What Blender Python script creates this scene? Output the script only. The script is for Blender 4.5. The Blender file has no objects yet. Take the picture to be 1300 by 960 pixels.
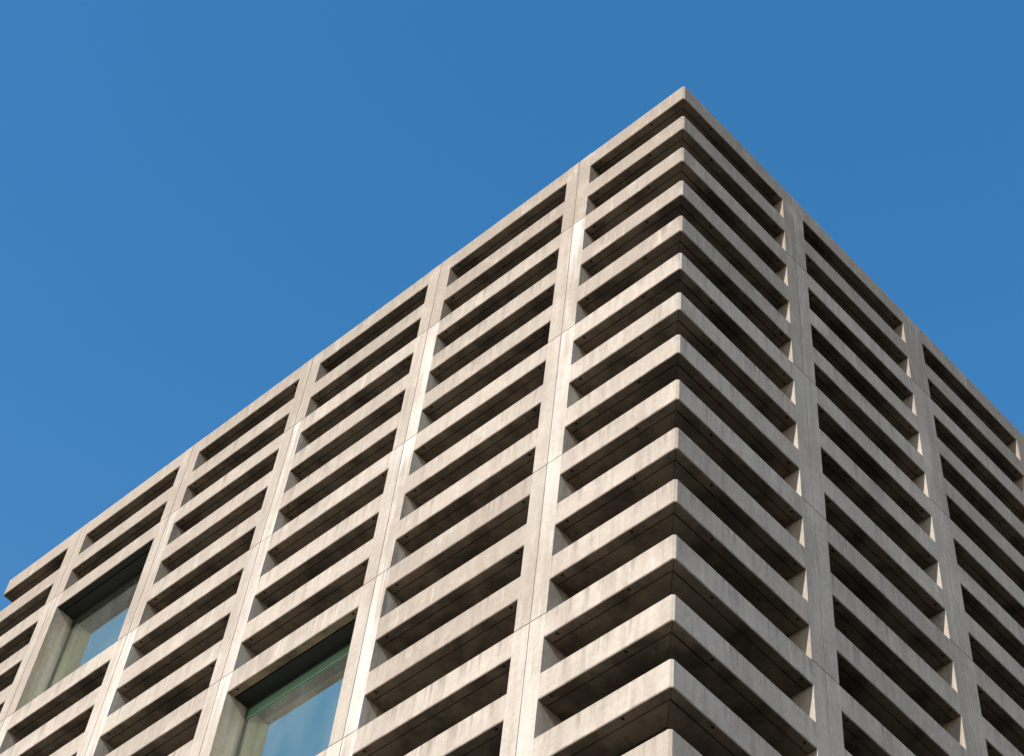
import bpy, bmesh, math, random
from mathutils import Vector, Matrix
random.seed(7)
scn = bpy.context.scene
COL = scn.collection

# ------------------------------------------------------------------ sizes
S = 0.7                     # one course (fin + gap) in metres
H = 28.8074 * S + 1.6       # roof height above the pavement
A, P, W = 2.069, 3.3174, 0.5418      # left front: corner bay, bay pitch, pier width
AR, PR, WR = 2.59, 3.3251, 0.5398    # right front
FH = 0.4186                 # height of a fin
GD = 0.135                  # depth of the soffit groove
DEP = 0.44                  # depth of the grid
CH = 0.031                  # corner chamfer
JT = 0.016                  # joint width
LX = 2*A + 4*P + W          # length of left front
NR = 5                      # inner bays on the right front
LY = 2*AR + NR*PR + WR
ROWS = 31

def V(x, y, z): return Vector((x*S, y*S, H + z*S))

# ------------------------------------------------------------------ camera model (for choosing which fins are individual)
Fpx, YAW, PIT, ROLL = 2478.4685, -0.90859, 1.05414, 0.18385
CAM = V(10.5196, -11.961, -28.8074)
import json
def cam_axes():
    f = Vector((math.sin(YAW)*math.cos(PIT), math.cos(YAW)*math.cos(PIT), math.sin(PIT)))
    r = Vector((math.cos(YAW), -math.sin(YAW), 0)); u = r.cross(f)
    r2 = r*math.cos(ROLL) + u*math.sin(ROLL); u2 = -r*math.sin(ROLL) + u*math.cos(ROLL)
    return r2, u2, f
RT, UP, FW = cam_axes()
def px(p):
    d = p - CAM; zc = d.dot(FW)
    return 639.27 + Fpx*d.dot(RT)/zc, 113.55 - Fpx*d.dot(UP)/zc
def in_view(pts, m=6):
    q = [px(p) for p in pts]
    x0, x1 = min(a for a, b in q), max(a for a, b in q)
    y0, y1 = min(b for a, b in q), max(b for a, b in q)
    return x1 > -m and x0 < 1300+m and y1 > -m and y0 < 960+m

# ------------------------------------------------------------------ node helpers
def mat(name):
    m = bpy.data.materials.new(name); m.use_nodes = True
    nt = m.node_tree; b = nt.nodes['Principled BSDF']
    return m, nt, b
def N(nt, t, **kw):
    n = nt.nodes.new(t)
    for k, v in kw.items():
        if hasattr(n, k): setattr(n, k, v)
        else: n.inputs[k.replace('_', ' ')].default_value = v
    return n
def mathn(nt, op, a, b=None, clamp=False):
    n = nt.nodes.new('ShaderNodeMath'); n.operation = op; n.use_clamp = clamp
    for i, v in enumerate((a, b)):
        if v is None: continue
        if isinstance(v, (int, float)): n.inputs[i].default_value = v
        else: nt.links.new(v, n.inputs[i])
    return n.outputs[0]
def mixc(nt, fac, a, b, mode='MIX'):
    n = nt.nodes.new('ShaderNodeMix'); n.data_type = 'RGBA'; n.blend_type = mode; n.clamp_factor = True
    for i, v in ((0, fac), (6, a), (7, b)):
        if isinstance(v, (int, float)): n.inputs[i].default_value = v
        elif isinstance(v, tuple): n.inputs[i].default_value = v
        else: nt.links.new(v, n.inputs[i])
    return n.outputs[2]
def noise(nt, pos, scale, sc3=(1, 1, 1), detail=4, rough=.55, loc=(0, 0, 0)):
    mp = nt.nodes.new('ShaderNodeMapping'); mp.inputs['Scale'].default_value = sc3; mp.inputs['Location'].default_value = loc
    nt.links.new(pos, mp.inputs['Vector'])
    n = nt.nodes.new('ShaderNodeTexNoise'); n.inputs['Scale'].default_value = scale
    n.inputs['Detail'].default_value = detail; n.inputs['Roughness'].default_value = rough
    nt.links.new(mp.outputs[0], n.inputs['Vector'])
    return n.outputs['Fac']
def ramp(nt, f, lo, hi):
    n = nt.nodes.new('ShaderNodeMapRange'); n.interpolation_type = 'SMOOTHSTEP'
    n.inputs['From Min'].default_value = lo; n.inputs['From Max'].default_value = hi
    nt.links.new(f, n.inputs['Value'])
    return n.outputs['Result']

def concrete_mat():
    m, nt, b = mat('precast_concrete')
    geo = nt.nodes.new('ShaderNodeNewGeometry'); pos = geo.outputs['Position']
    tone = nt.nodes.new('ShaderNodeAttribute'); tone.attribute_name = 'tone'
    lime_lt = nt.nodes.new('ShaderNodeAttribute'); lime_lt.attribute_name = 'lime_light'  # strength of lime bloom and painted reflected light
    # panel tone: warm tan (0) to pale cream (1)
    c = mixc(nt, tone.outputs['Fac'], (.310, .257, .207, 1), (.470, .412, .355, 1))
    # cloudy blotches
    n1 = noise(nt, pos, 0.9, detail=6, rough=.6)
    c = mixc(nt, mathn(nt, 'MULTIPLY', ramp(nt, n1, .38, .66), .42), c, (.27, .225, .185, 1))
    n1b = noise(nt, pos, 2.6, detail=5, rough=.6, loc=(9, 2, 4))
    c = mixc(nt, mathn(nt, 'MULTIPLY', ramp(nt, n1b, .52, .72), .42), c, (.52, .46, .40, 1))
    # fine vertical streaks left by rain
    n2 = noise(nt, pos, 1.0, (9, 9, .55), detail=5, rough=.65)
    c = mixc(nt, mathn(nt, 'MULTIPLY', ramp(nt, n2, .42, .72), .5), c, (.245, .205, .17, 1))
    n2b = noise(nt, pos, 1.0, (15, 15, 1.1), detail=4, rough=.6, loc=(3, 5, 1))
    c = mixc(nt, mathn(nt, 'MULTIPLY', ramp(nt, n2b, .56, .74), .45), c, (.60, .545, .48, 1))
    # pale lime bloom and reflected-light bands, painted on some pier panels
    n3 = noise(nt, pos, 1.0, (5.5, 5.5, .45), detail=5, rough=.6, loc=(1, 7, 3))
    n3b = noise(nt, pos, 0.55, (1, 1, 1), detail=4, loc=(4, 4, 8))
    bl = mathn(nt, 'MULTIPLY', lime_lt.outputs['Fac'], ramp(nt, mathn(nt, 'ADD', mathn(nt, 'MULTIPLY', n3, .55), mathn(nt, 'MULTIPLY', n3b, .55)), .47, .66))
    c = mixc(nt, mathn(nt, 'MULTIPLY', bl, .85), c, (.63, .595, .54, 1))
    # reflected light and lime painted as pale runs from the joints, fading downwards
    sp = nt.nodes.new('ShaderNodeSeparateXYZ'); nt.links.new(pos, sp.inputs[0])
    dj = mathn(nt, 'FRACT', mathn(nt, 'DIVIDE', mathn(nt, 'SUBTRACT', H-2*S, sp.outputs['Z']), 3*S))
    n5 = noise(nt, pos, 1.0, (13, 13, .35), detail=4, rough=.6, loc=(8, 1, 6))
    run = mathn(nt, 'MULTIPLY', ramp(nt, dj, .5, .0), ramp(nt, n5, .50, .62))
    run = mathn(nt, 'MULTIPLY', run, mathn(nt, 'MULTIPLY', lime_lt.outputs['Fac'], 1.0))
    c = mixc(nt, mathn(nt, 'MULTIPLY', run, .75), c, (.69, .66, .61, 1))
    # dirt runs that start on the top edge of each fin, and a grimy lower edge
    fin = mathn(nt, 'LESS_THAN', lime_lt.outputs['Fac'], .01)
    ft = mathn(nt, 'FRACT', mathn(nt, 'DIVIDE', mathn(nt, 'SUBTRACT', H, sp.outputs['Z']), S))
    n6 = noise(nt, pos, 1.0, (16, 16, .12), detail=5, rough=.7, loc=(2, 9, 5))
    n7 = noise(nt, pos, .8, detail=3, loc=(6, 3, 9))
    rd = mathn(nt, 'MULTIPLY', mathn(nt, 'MULTIPLY', ramp(nt, ft, .40, .0), ramp(nt, n6, .47, .62)), ramp(nt, n7, .38, .56))
    c = mixc(nt, mathn(nt, 'MULTIPLY', mathn(nt, 'MULTIPLY', rd, .6), fin), c, (.17, .145, .12, 1))
    n8 = noise(nt, pos, 5, detail=5, loc=(1, 1, 7))
    le = mathn(nt, 'MULTIPLY', mathn(nt, 'MULTIPLY', ramp(nt, ft, .375, .412), mathn(nt, 'LESS_THAN', ft, .43)), ramp(nt, n8, .42, .62))
    c = mixc(nt, mathn(nt, 'MULTIPLY', mathn(nt, 'MULTIPLY', le, .4), fin), c, (.16, .13, .105, 1))
    # small dark pits and specks
    vor = nt.nodes.new('ShaderNodeTexVoronoi'); vor.inputs['Scale'].default_value = 9; vor.feature = 'F1'
    nt.links.new(pos, vor.inputs['Vector'])
    pits = ramp(nt, vor.outputs['Distance'], .06, .035)
    big = noise(nt, pos, 1.7, detail=2, loc=(2, 2, 2))
    pits = mathn(nt, 'MULTIPLY', pits, ramp(nt, big, .52, .6))
    c = mixc(nt, mathn(nt, 'MULTIPLY', pits, .5), c, (.12, .10, .085, 1))
    n4 = noise(nt, pos, 16, detail=6, rough=.75)
    c = mixc(nt, 1.0, c, mixc(nt, n4, (.66, .66, .66, 1), (1.32, 1.32, 1.32, 1)), 'MULTIPLY')
    nt.links.new(c, b.inputs['Base Color'])
    b.inputs['Roughness'].default_value = .86
    b.inputs['Specular IOR Level'].default_value = .35
    bp = nt.nodes.new('ShaderNodeBump'); bp.inputs['Strength'].default_value = .35; bp.inputs['Distance'].default_value = .012
    hsum = mathn(nt, 'ADD', mathn(nt, 'MULTIPLY', noise(nt, pos, 24, detail=6, rough=.7), .6), mathn(nt, 'MULTIPLY', noise(nt, pos, 2.2, (1, 1, .5), detail=3), 1.6))
    nt.links.new(hsum, bp.inputs['Height']); nt.links.new(bp.outputs[0], b.inputs['Normal'])
    return m

def simple_mat(name, c1, c2, scale=3, rough=.8, metallic=0):
    m, nt, b = mat(name)
    geo = nt.nodes.new('ShaderNodeNewGeometry')
    n = noise(nt, geo.outputs['Position'], scale, detail=5)
    nt.links.new(mixc(nt, ramp(nt, n, .3, .7), c1+(1,), c2+(1,)), b.inputs['Base Color'])
    b.inputs['Roughness'].default_value = rough; b.inputs['Metallic'].default_value = metallic
    return m

M_CON = concrete_mat()
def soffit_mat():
    m, nt, b = mat('shaded_soffit_concrete')
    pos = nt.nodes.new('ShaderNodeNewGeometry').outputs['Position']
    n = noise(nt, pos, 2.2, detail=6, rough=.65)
    c = mixc(nt, ramp(nt, n, .35, .68), (.29, .215, .14, 1), (.09, .066, .044, 1))  # mottled brown, darkened to carry the shade under the fins
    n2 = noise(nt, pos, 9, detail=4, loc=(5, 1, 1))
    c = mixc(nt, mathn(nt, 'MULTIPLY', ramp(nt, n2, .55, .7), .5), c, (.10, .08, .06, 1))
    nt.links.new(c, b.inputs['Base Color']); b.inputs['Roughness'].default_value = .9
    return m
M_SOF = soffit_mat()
M_LEDGE = simple_mat('dark_ledge_bounce_cut', (.05, .043, .035), (.08, .068, .055), 4, .9)  # unseen ledge tops, made dark to cut bounce into the gaps
M_DARK = simple_mat('tie_hole_shadow_gap', (.012, .011, .010), (.02, .018, .016), 8, .95)
M_HEADSHADE = simple_mat('window_head_shade', (.006, .006, .006), (.010, .010, .009), 5, .7)  # black colour for the shaded soffit over the windows
M_BACK = simple_mat('dark_inner_wall', (.026, .022, .018), (.045, .037, .03), 2.5, .9)  # wall behind the grid, kept dark to hold back bounce light
M_FRAME = simple_mat('green_bronze_frame', (.025, .04, .032), (.035, .052, .042), 6, .45, .0)
M_GREEN = simple_mat('green_painted_ceiling_glow', (.11, .22, .155), (.14, .26, .18), 1.2, .5)  # green of the lit ceiling showing in the window
M_ROOM = simple_mat('interior_plaster', (.55, .62, .55), (.62, .68, .62), 1.5, .9)
M_ROOF = simple_mat('roof_gravel', (.20, .19, .18), (.28, .27, .25), 20, .95)
M_SEAL = simple_mat('joint_sealant', (.26, .23, .20), (.36, .32, .28), 5, .8)

def glass_mat():
    m = bpy.data.materials.new('tinted_window_glass'); m.use_nodes = True
    nt = m.node_tree; nt.nodes.clear()
    out = nt.nodes.new('ShaderNodeOutputMaterial')
    tr = nt.nodes.new('ShaderNodeBsdfTransparent'); tr.inputs[0].default_value = (.50, .74, .60, 1)
    gl = nt.nodes.new('ShaderNodeBsdfGlossy'); gl.inputs['Roughness'].default_value = .015; gl.inputs['Color'].default_value = (.88, .96, .74, 1)
    lw = nt.nodes.new('ShaderNodeFresnel'); lw.inputs['IOR'].default_value = 2.4
    pos = nt.nodes.new('ShaderNodeNewGeometry').outputs['Position']
    bp = nt.nodes.new('ShaderNodeBump'); bp.inputs['Strength'].default_value = .05; bp.inputs['Distance'].default_value = .01
    nt.links.new(noise(nt, pos, .8, detail=2), bp.inputs['Height']); nt.links.new(bp.outputs[0], gl.inputs['Normal'])
    f = mathn(nt, 'ADD', mathn(nt, 'MULTIPLY', lw.outputs[0], .5), .55, True)
    df = nt.nodes.new('ShaderNodeBsdfDiffuse'); df.inputs[0].default_value = (.34, .36, .32, 1)
    m2 = nt.nodes.new('ShaderNodeMixShader')
    dirt = ramp(nt, noise(nt, pos, 1.4, (1, 1, .5), detail=5, rough=.65), .3, .75)
    nt.links.new(mathn(nt, 'ADD', mathn(nt, 'MULTIPLY', dirt, .16), .07), m2.inputs[0])
    mx = nt.nodes.new('ShaderNodeMixShader'); nt.links.new(f, mx.inputs[0])
    nt.links.new(tr.outputs[0], mx.inputs[1]); nt.links.new(gl.outputs[0], mx.inputs[2]); nt.links.new(mx.outputs[0], m2.inputs[1]); nt.links.new(df.outputs[0], m2.inputs[2]); nt.links.new(m2.outputs[0], out.inputs[0])
    return m
M_GLASS = glass_mat()

# ------------------------------------------------------------------ mesh helpers
class MB:
    """collects faces with a material slot, a tone and a lime_light value; points in course units"""
    def __init__(s): s.v = []; s.f = []; s.m = []; s.t = []; s.b = []
    def face(s, pts, mi=0, tone=.5, lime_light=0.):
        k = len(s.v); s.v += [V(*p) for p in pts]; s.t += [tone]*len(pts); s.b += [lime_light]*len(pts)
        s.f.append(tuple(range(k, k+len(pts)))); s.m.append(mi)
    def box(s, x0, x1, y0, y1, z0, z1, mi=0, tone=.5, lime_light=0., skip='', mtop=None, mbot=None):
        a = [(x0, y0), (x1, y0), (x1, y1), (x0, y1)]
        if '-y' not in skip: s.face([(x0, y0, z0), (x1, y0, z0), (x1, y0, z1), (x0, y0, z1)], mi, tone, lime_light)
        if '+x' not in skip: s.face([(x1, y0, z0), (x1, y1, z0), (x1, y1, z1), (x1, y0, z1)], mi, tone, lime_light)
        if '+y' not in skip: s.face([(x1, y1, z0), (x0, y1, z0), (x0, y1, z1), (x1, y1, z1)], mi, tone, lime_light)
        if '-x' not in skip: s.face([(x0, y1, z0), (x0, y0, z0), (x0, y0, z1), (x0, y1, z1)], mi, tone, lime_light)
        if '+z' not in skip: s.face([(x, y, z1) for x, y in a], mi if mtop is None else mtop, tone, lime_light)
        if '-z' not in skip: s.face([(x, y, z0) for x, y in reversed(a)], mi if mbot is None else mbot, tone, lime_light)
    def merge(s, o):
        k = len(s.v); s.v += o.v; s.t += o.t; s.b += o.b; s.f += [tuple(i+k for i in f) for f in o.f]; s.m += o.m
    def build(s, name, mats, parent=None):
        me = bpy.data.meshes.new(name)
        me.from_pydata([tuple(v) for v in s.v], [], s.f)
        for m in mats: me.materials.append(m)
        me.polygons.foreach_set('material_index', s.m)
        ta = me.attributes.new('tone', 'FLOAT', 'POINT'); ta.data.foreach_set('value', s.t)
        ba = me.attributes.new('lime_light', 'FLOAT', 'POINT'); ba.data.foreach_set('value', s.b)
        bm = bmesh.new(); bm.from_mesh(me); bmesh.ops.remove_doubles(bm, verts=bm.verts, dist=1e-5)
        bmesh.ops.recalc_face_normals(bm, faces=bm.faces); bm.to_mesh(me); bm.free(); me.update()
        o = bpy.data.objects.new(name, me); COL.objects.link(o)
        if parent: o.parent = parent
        return o
CM = [M_CON, M_LEDGE, M_DARK, M_SOF, M_HEADSHADE]     # slots of every concrete part

# fin profile, (depth, height above the underside): front, arrises, groove
E_ = .010
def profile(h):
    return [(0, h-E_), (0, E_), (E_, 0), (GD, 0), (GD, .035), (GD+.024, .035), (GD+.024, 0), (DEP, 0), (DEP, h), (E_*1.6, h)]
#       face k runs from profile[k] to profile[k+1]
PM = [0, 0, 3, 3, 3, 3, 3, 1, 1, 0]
PMW = [0, 0, 3, 4, 4, 4, 4, 1, 1, 0]; PME = [0, 0, 4, 4, 4, 4, 4, 1, 1, 0]     # over a window the soffit's deep shade is painted black

def sweep(paths, z0, h, tone, pm=PM):
    """paths(depth) -> list of plan points; the profile is carried along them"""
    mb = MB(); pr = profile(h); rings = [[(x, y, z0+zz) for (x, y) in paths(d)] for d, zz in pr]
    n = len(pr); k = len(rings[0])
    for i in range(n):
        j = (i+1) % n
        for s in range(k-1):
            q = [rings[i][s], rings[j][s], rings[j][s+1], rings[i][s+1]]
            u = []
            for p in q:
                if not u or (Vector(p)-Vector(u[-1])).length > 1e-6: u.append(p)
            if len(u) > 2 and (Vector(u[0])-Vector(u[-1])).length < 1e-6: u.pop()
            if len(u) > 2: mb.face(u, pm[i], tone)
    mb.face([rings[i][0] for i in range(n)], 0, tone); mb.face([rings[i][-1] for i in reversed(range(n))], 0, tone)
    return mb
def hole(mb, cx, cy, z, r=.021):
    """a form-tie hole: a dark plug set in the soffit"""
    n = 12; ring = [(cx+r*math.cos(2*math.pi*i/n), cy+r*math.sin(2*math.pi*i/n)) for i in range(n)]
    zb = z-.004
    mb.face([(x, y, zb) for x, y in reversed(ring)], 2)
    for i in range(n):
        (xa, ya), (xb, yb) = ring[i], ring[(i+1) % n]
        mb.face([(xa, ya, zb), (xb, yb, zb), (xb, yb, z), (xa, ya, z)], 2)

def corner_off(d):
    if d < CH/.586: return [(-CH-.414*d, d), (-d, CH+.414*d)]
    return [(-d, d), (-d, d)]

# ------------------------------------------------------------------ building
building = bpy.data.objects.new('office_building', None); COL.objects.link(building)
building.location = (0, 0, 0)
building['label'] = 'angular concrete office block with slatted horizontal fins, square piers and deep-set windows against blue sky'
building['category'] = 'building'

def block(r): return 0 if r < 3 else 1 + (r-3)//3        # precast panel of a course (1-based): joints above 3, 6, 9...
TONES = {('L', 1, 3): .30, ('L', 0, 1): .30, ('L', 0, 2): .85, ('R', 0, 1): .75}
def tone(side, bay, r):
    k = (side, bay, block(r))
    if k not in TONES:
        rr = random.Random(hash((side == 'L', bay, block(r), 5)) & 0xffff)
        base = ((.12, .35, .80, .72, .85, .8) if side == 'L' else (.0, .45, .7, .75, .8, .8))[min(block(r), 5)]
        TONES[k] = max(0, min(1, base + rr.uniform(-.16, .16)))
    return max(0, min(1, TONES[k] + random.Random((r*31+bay*7+(3 if side == 'L' else 5))).uniform(-.07, .07)))

WINDOWS = {(4, 3), (2, 9)}          # (bay on the left front, first course)
GONE = {(4, 4), (4, 5), (2, 10), (2, 11)}
lower, rear = MB(), MB()
beams = 0
# left front: bays 0 (corner) 1..4, 5 (far corner)
for r in range(1, ROWS):
    z0 = -(r-1) - FH
    # near corner
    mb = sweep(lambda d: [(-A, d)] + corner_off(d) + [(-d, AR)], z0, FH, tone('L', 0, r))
    hole(mb, -A+.17, .055, z0); hole(mb, -.75, .055, z0); hole(mb, -.055, .75, z0); hole(mb, -.055, AR-.17, z0)
    for d0, d1 in ((.03, GD-.004), (GD+.03, DEP-.01)):      # mitre line in the soffit
        g = .0022; mb.face([(-d0-g, d0-g, z0-.003), (-d0+g, d0+g, z0-.003), (-d1+g, d1+g, z0-.003), (-d1-g, d1-g, z0-.003)], 2)
    vis = in_view([V(-A, 0, z0), V(0, 0, z0+FH), V(0, AR, z0)])
    if vis: mb.build('corner_beam', CM, building); beams += 1
    else: lower.merge(mb)
    for k in range(4):
        bay = k+1
        if (bay, r) in GONE: continue
        x1 = -(A+W+k*P); x0 = -(A+(k+1)*P)
        mb = sweep(lambda d: [(x0, d), (x1, d)], z0, FH, tone('L', bay, r), {(2, 9): PMW, (4, 3): PME}.get((bay, r), PM))
        hole(mb, x0+.17, .055, z0); hole(mb, x1-.17, .055, z0)
        if in_view([V(x0, 0, z0), V(x1, 0, z0+FH)]): mb.build('beam', CM, building); beams += 1
        else: lower.merge(mb)
    # far corner wraps on to the end wall
    def far(d):
        c = [(-LX-(x), y) for x, y in corner_off(d)]
        return [(-LX+d, AR), c[1], c[0], (-LX+A, d)]
    mb = sweep(far, z0, FH, tone('L', 5, r))
    hole(mb, -LX+A-.17, .055, z0)
    if in_view([V(-LX, 0, z0), V(-LX+A, 0, z0+FH)]): mb.build('corner_beam', CM, building); beams += 1
    else: lower.merge(mb)
    # right front
    for k in range(NR):
        y0 = AR+WR+k*PR; y1 = AR+(k+1)*PR
        mb = sweep(lambda d: [(-d, y0), (-d, y1)], z0, FH, tone('R', k, r))
        hole(mb, -.055, y0+.17, z0); hole(mb, -.055, y1-.17, z0)
        if in_view([V(0, y0, z0), V(0, y1, z0+FH)]): mb.build('beam', CM, building); beams += 1
        else: (lower if k < 3 else rear).merge(mb)
    mb = sweep(lambda d: [(-d, LY-AR), (-d, LY)], z0, FH, .5)
    rear.merge(mb)
print('individual beams', beams)

# piers: two half panels with a sealed joint between, cut into lifts by the horizontal joints
ZB = -(ROWS-1)-.4
cuts = [0, -2] + [-2-3*i for i in range(1, 11)]; cuts = [c for c in cuts if c > ZB] + [ZB]
def lifts(i):
    for a_, b_ in zip(cuts[:-1], cuts[1:]):
        top = a_ - (0 if a_ == 0 else JT/2); bot = b_ + (0 if b_ == ZB else JT/2)
        r = int(-a_)+1
        yield r, bot, top
PALE_LIFTS = {(0, 1): .95, (0, 2): .8, (0, 3): .55, (1, 1): .7, (1, 2): .95, (1, 3): .9, (2, 1): .95, (2, 2): .5, (3, 1): .45}  # lime bloom and painted reflected light, by pier and lift
for i in range(5):
    x1 = -(A+i*P); x0 = x1-W; xm = (x0+x1)/2; mb = MB()
    for r, b, t in lifts(0):
        pale_amt = .03 if r < 3 else PALE_LIFTS.get((i, block(r)), random.uniform(.45, .85))
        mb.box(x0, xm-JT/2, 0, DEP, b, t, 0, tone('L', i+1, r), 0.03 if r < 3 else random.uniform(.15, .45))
        mb.box(xm+JT/2, x1, 0, DEP, b, t, 0, min(1, tone('L', i, r)+.05), pale_amt)
    mb.box(x0+.006, x1-.006, .011, DEP-.006, ZB+.01, -.01, 5)        # sealant and core seen in the joints
    mb.build('pier', CM+[M_SEAL], building)
M_SEAL2 = simple_mat('pale_joint_sealant', (.42, .40, .37), (.22, .205, .19), 1.6, .7)
for i in range(NR+1):
    y0 = AR+i*PR; y1 = y0+WR; ym = (y0+y1)/2; mb = MB()
    for r, b, t in lifts(0):
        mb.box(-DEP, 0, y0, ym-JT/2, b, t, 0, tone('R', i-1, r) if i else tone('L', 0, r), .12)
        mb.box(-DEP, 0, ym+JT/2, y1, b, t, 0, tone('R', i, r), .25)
    mb.box(-DEP+.006, -.009, y0+.006, y1-.006, ZB+.01, -.01, 5 if i < 4 else 2)
    if i < 4: mb.build('pier', CM+[M_SEAL2], building)
    else:
        rear.merge(mb)
# end wall pier and the closing walls of the far sides
rear.box(-LX, -LX+DEP, AR, LY, ZB, 0, 0, .4)
rear.box(-LX+DEP+.002, 0, LY, LY+DEP, ZB, 0, 0, .4)
lower.build('lower_facade', CM, building)
rear.build('rear_facade', CM, building)

# inner wall behind the grid, open at the two windows
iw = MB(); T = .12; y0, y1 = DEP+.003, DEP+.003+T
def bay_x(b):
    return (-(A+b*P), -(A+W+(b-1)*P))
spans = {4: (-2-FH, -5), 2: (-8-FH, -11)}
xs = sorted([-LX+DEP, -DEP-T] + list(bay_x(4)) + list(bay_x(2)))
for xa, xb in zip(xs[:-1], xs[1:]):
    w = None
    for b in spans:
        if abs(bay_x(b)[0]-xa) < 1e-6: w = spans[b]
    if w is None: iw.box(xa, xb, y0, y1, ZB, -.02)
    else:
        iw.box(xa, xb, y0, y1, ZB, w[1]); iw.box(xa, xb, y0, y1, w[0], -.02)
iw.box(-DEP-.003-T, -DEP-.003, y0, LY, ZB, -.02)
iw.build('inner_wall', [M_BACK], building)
rf = MB(); rf.box(-LX+DEP+.01, -DEP-.01, DEP+.01, LY-.01, -.36, -.16); rf.build('roof', [M_ROOF], building)

for b, (zt, zb) in spans.items():
    x0, x1 = bay_x(b); fr = MB(); t = .045; g = .002
    ya, yb = DEP-.03, DEP+.05
    fr.box(x0+g, x0+t, ya, yb, zb+g, zt-g); fr.box(x1-t, x1-g, ya, yb, zb+g, zt-g)
    fr.box(x0+t, x1-t, ya, yb, zt-t, zt-g); fr.box(x0+t, x1-t, ya, yb, zb+g, zb+t)
    w = fr.build('window', [M_FRAME], building)
    pn = MB(); pn.box(x0+t, x1-t, DEP-.004, DEP+.006, zb+t, zt-t); pn.build('pane', [M_GLASS], w)
    if b == 2:
        hp = MB(); hp.box(x0+t, x1-t, DEP-.022, DEP-.006, zt-.235, zt-t-.004); hp.build('added_ceiling_glow_strip', [M_GREEN], w)  # added strip painting the lit ceiling and its reflection in the glass
    rm = MB(); q = .03; yr = DEP+T+2.8; ys = DEP+T+.006
    rm.box(x0-q, x1+q, ys, yr, zt+.02, zt+.02+.1); rm.box(x0-q, x1+q, ys, yr, zb-.12, zb-.02)
    rm.box(x0-q-.1, x0-q, ys, yr, zb-.02, zt+.02); rm.box(x1+q, x1+q+.1, ys, yr, zb-.02, zt+.02)
    rm.box(x0-q, x1+q, yr, yr+.1, zb-.02, zt+.02)
    rm.build('room', [M_ROOM], building)

# ------------------------------------------------------------------ unseen ground, pavement and street, tones and extents shaped for bounce light
def slab(name, x0, x1, y0, y1, z0, z1, m):
    me = bpy.data.meshes.new(name); bm = bmesh.new()
    bmesh.ops.create_cube(bm, size=1)
    for v in bm.verts:
        v.co = ((x0+x1)/2+v.co.x*(x1-x0), (y0+y1)/2+v.co.y*(y1-y0), (z0+z1)/2+v.co.z*(z1-z0))
    if z1-z0 < .5 and name != 'ground': bmesh.ops.bevel(bm, geom=[e for e in bm.edges], offset=.01, segments=1, affect='EDGES')
    bm.to_mesh(me); bm.free(); me.materials.append(m)
    o = bpy.data.objects.new(name, me); COL.objects.link(o); o['kind'] = 'structure'; return o
M_ASPH = simple_mat('asphalt', (.030, .029, .028), (.045, .043, .041), 6, .9)
M_PAVE = simple_mat('paving', (.36, .325, .27), (.44, .40, .335), 2, .85)
M_GRND = simple_mat('ground_earth', (.045, .040, .034), (.06, .054, .046), .05, .95)
slab('ground', -1500, 1500, -1500, 1500, -1.2, -.16, M_GRND)
slab('unseen_pavement', -LX*S-12, 1.4, -26, LY*S+4, -.13, 0, M_PAVE)
slab('unseen_road', 1.402, 60, -60, 90, -.156, -.13, M_ASPH)

# ------------------------------------------------------------------ camera
cam = bpy.data.cameras.new('camera'); co = bpy.data.objects.new('camera', cam); COL.objects.link(co)
Mx = Matrix((( RT.x, UP.x, -FW.x, CAM.x), (RT.y, UP.y, -FW.y, CAM.y), (RT.z, UP.z, -FW.z, CAM.z), (0, 0, 0, 1)))
co.matrix_world = Mx
cam.sensor_fit = 'HORIZONTAL'; cam.sensor_width = 36; cam.lens = 36*Fpx/1300
cam.shift_x = (650-639.27)/1300; cam.shift_y = -(480-113.55)/1300
cam.clip_start = .1; cam.clip_end = 5000
scn.camera = co

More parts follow.
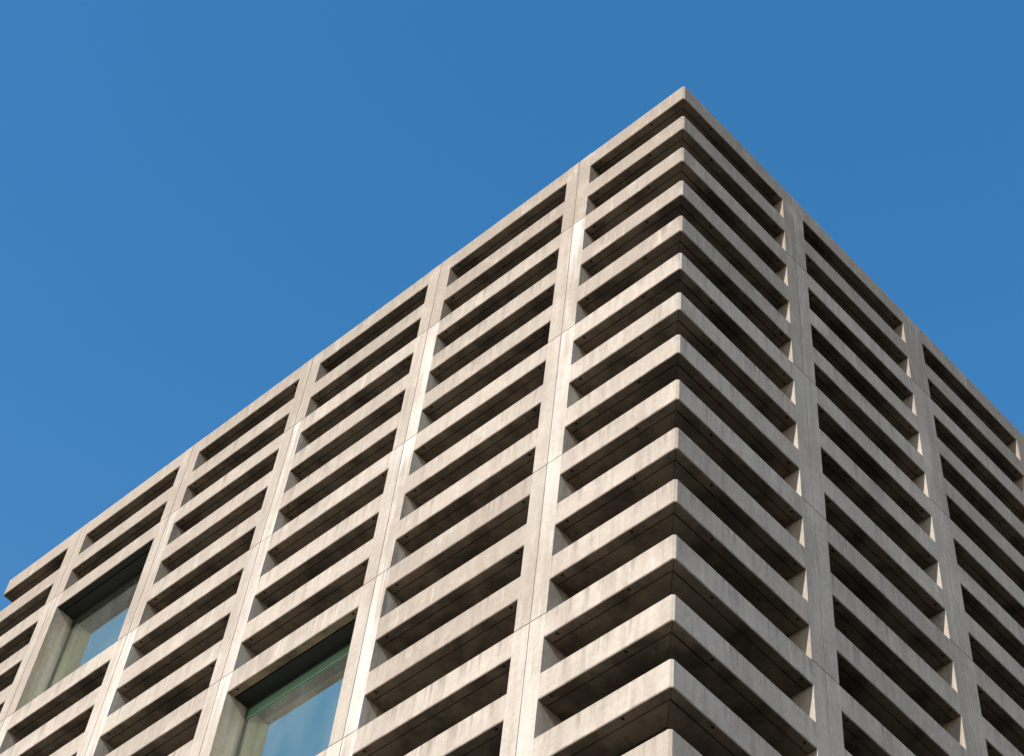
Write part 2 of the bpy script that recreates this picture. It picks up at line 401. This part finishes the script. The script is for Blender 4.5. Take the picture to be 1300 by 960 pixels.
# ------------------------------------------------------------------ light
sd = Vector((.19, -1.78, 1)).normalized()
elev = math.asin(sd.z); az = math.atan2(sd.x, sd.y)      # azimuth clockwise from +Y
sun = bpy.data.lights.new('sun', 'SUN'); sun.energy = 4.2; sun.angle = math.radians(.5); sun.color = (1, .93, .85)
so = bpy.data.objects.new('sun', sun); COL.objects.link(so); so.rotation_euler = sd.to_track_quat('Z', 'Y').to_euler(); so.location = (10, -40, 60)
w = bpy.data.worlds.new('World'); scn.world = w; w.use_nodes = True; nt = w.node_tree
sky = nt.nodes.new('ShaderNodeTexSky'); sky.sky_type = 'NISHITA'; sky.sun_disc = False
sky.sun_elevation = elev; sky.sun_rotation = az; sky.altitude = 100; sky.air_density = 1.0; sky.dust_density = .3; sky.ozone_density = 2.5
bg = nt.nodes['Background']; bg.inputs['Strength'].default_value = .12
tint = nt.nodes.new('ShaderNodeMix'); tint.data_type = 'RGBA'; tint.blend_type = 'MULTIPLY'; tint.inputs[0].default_value = 1
# deep polarised blue overhead, paler and warmer towards the city horizon
tc = nt.nodes.new('ShaderNodeTexCoord'); sx = nt.nodes.new('ShaderNodeSeparateXYZ'); nt.links.new(tc.outputs['Generated'], sx.inputs[0])
hz = nt.nodes.new('ShaderNodeMapRange'); hz.interpolation_type = 'SMOOTHERSTEP'; hz.inputs['From Min'].default_value = .12; hz.inputs['From Max'].default_value = .90
nt.links.new(sx.outputs['Z'], hz.inputs['Value'])
tm = nt.nodes.new('ShaderNodeMix'); tm.data_type = 'RGBA'; nt.links.new(hz.outputs[0], tm.inputs[0])
tm.inputs[6].default_value = (1.72, 1.34, 1.0, 1); tm.inputs[7].default_value = (.47, 1.25, 1.54, 1)
nt.links.new(tm.outputs[2], tint.inputs[7])
nt.links.new(sky.outputs[0], tint.inputs[6]); nt.links.new(tint.outputs[2], bg.inputs['Color'])
vs = scn.view_settings; vs.view_transform = 'Standard'; vs.look = 'None'; vs.gamma = 1; vs.exposure = .45; vs.use_curve_mapping = False
scn.render.engine = 'CYCLES'
scn.cycles.max_bounces = 8; scn.cycles.diffuse_bounces = 5
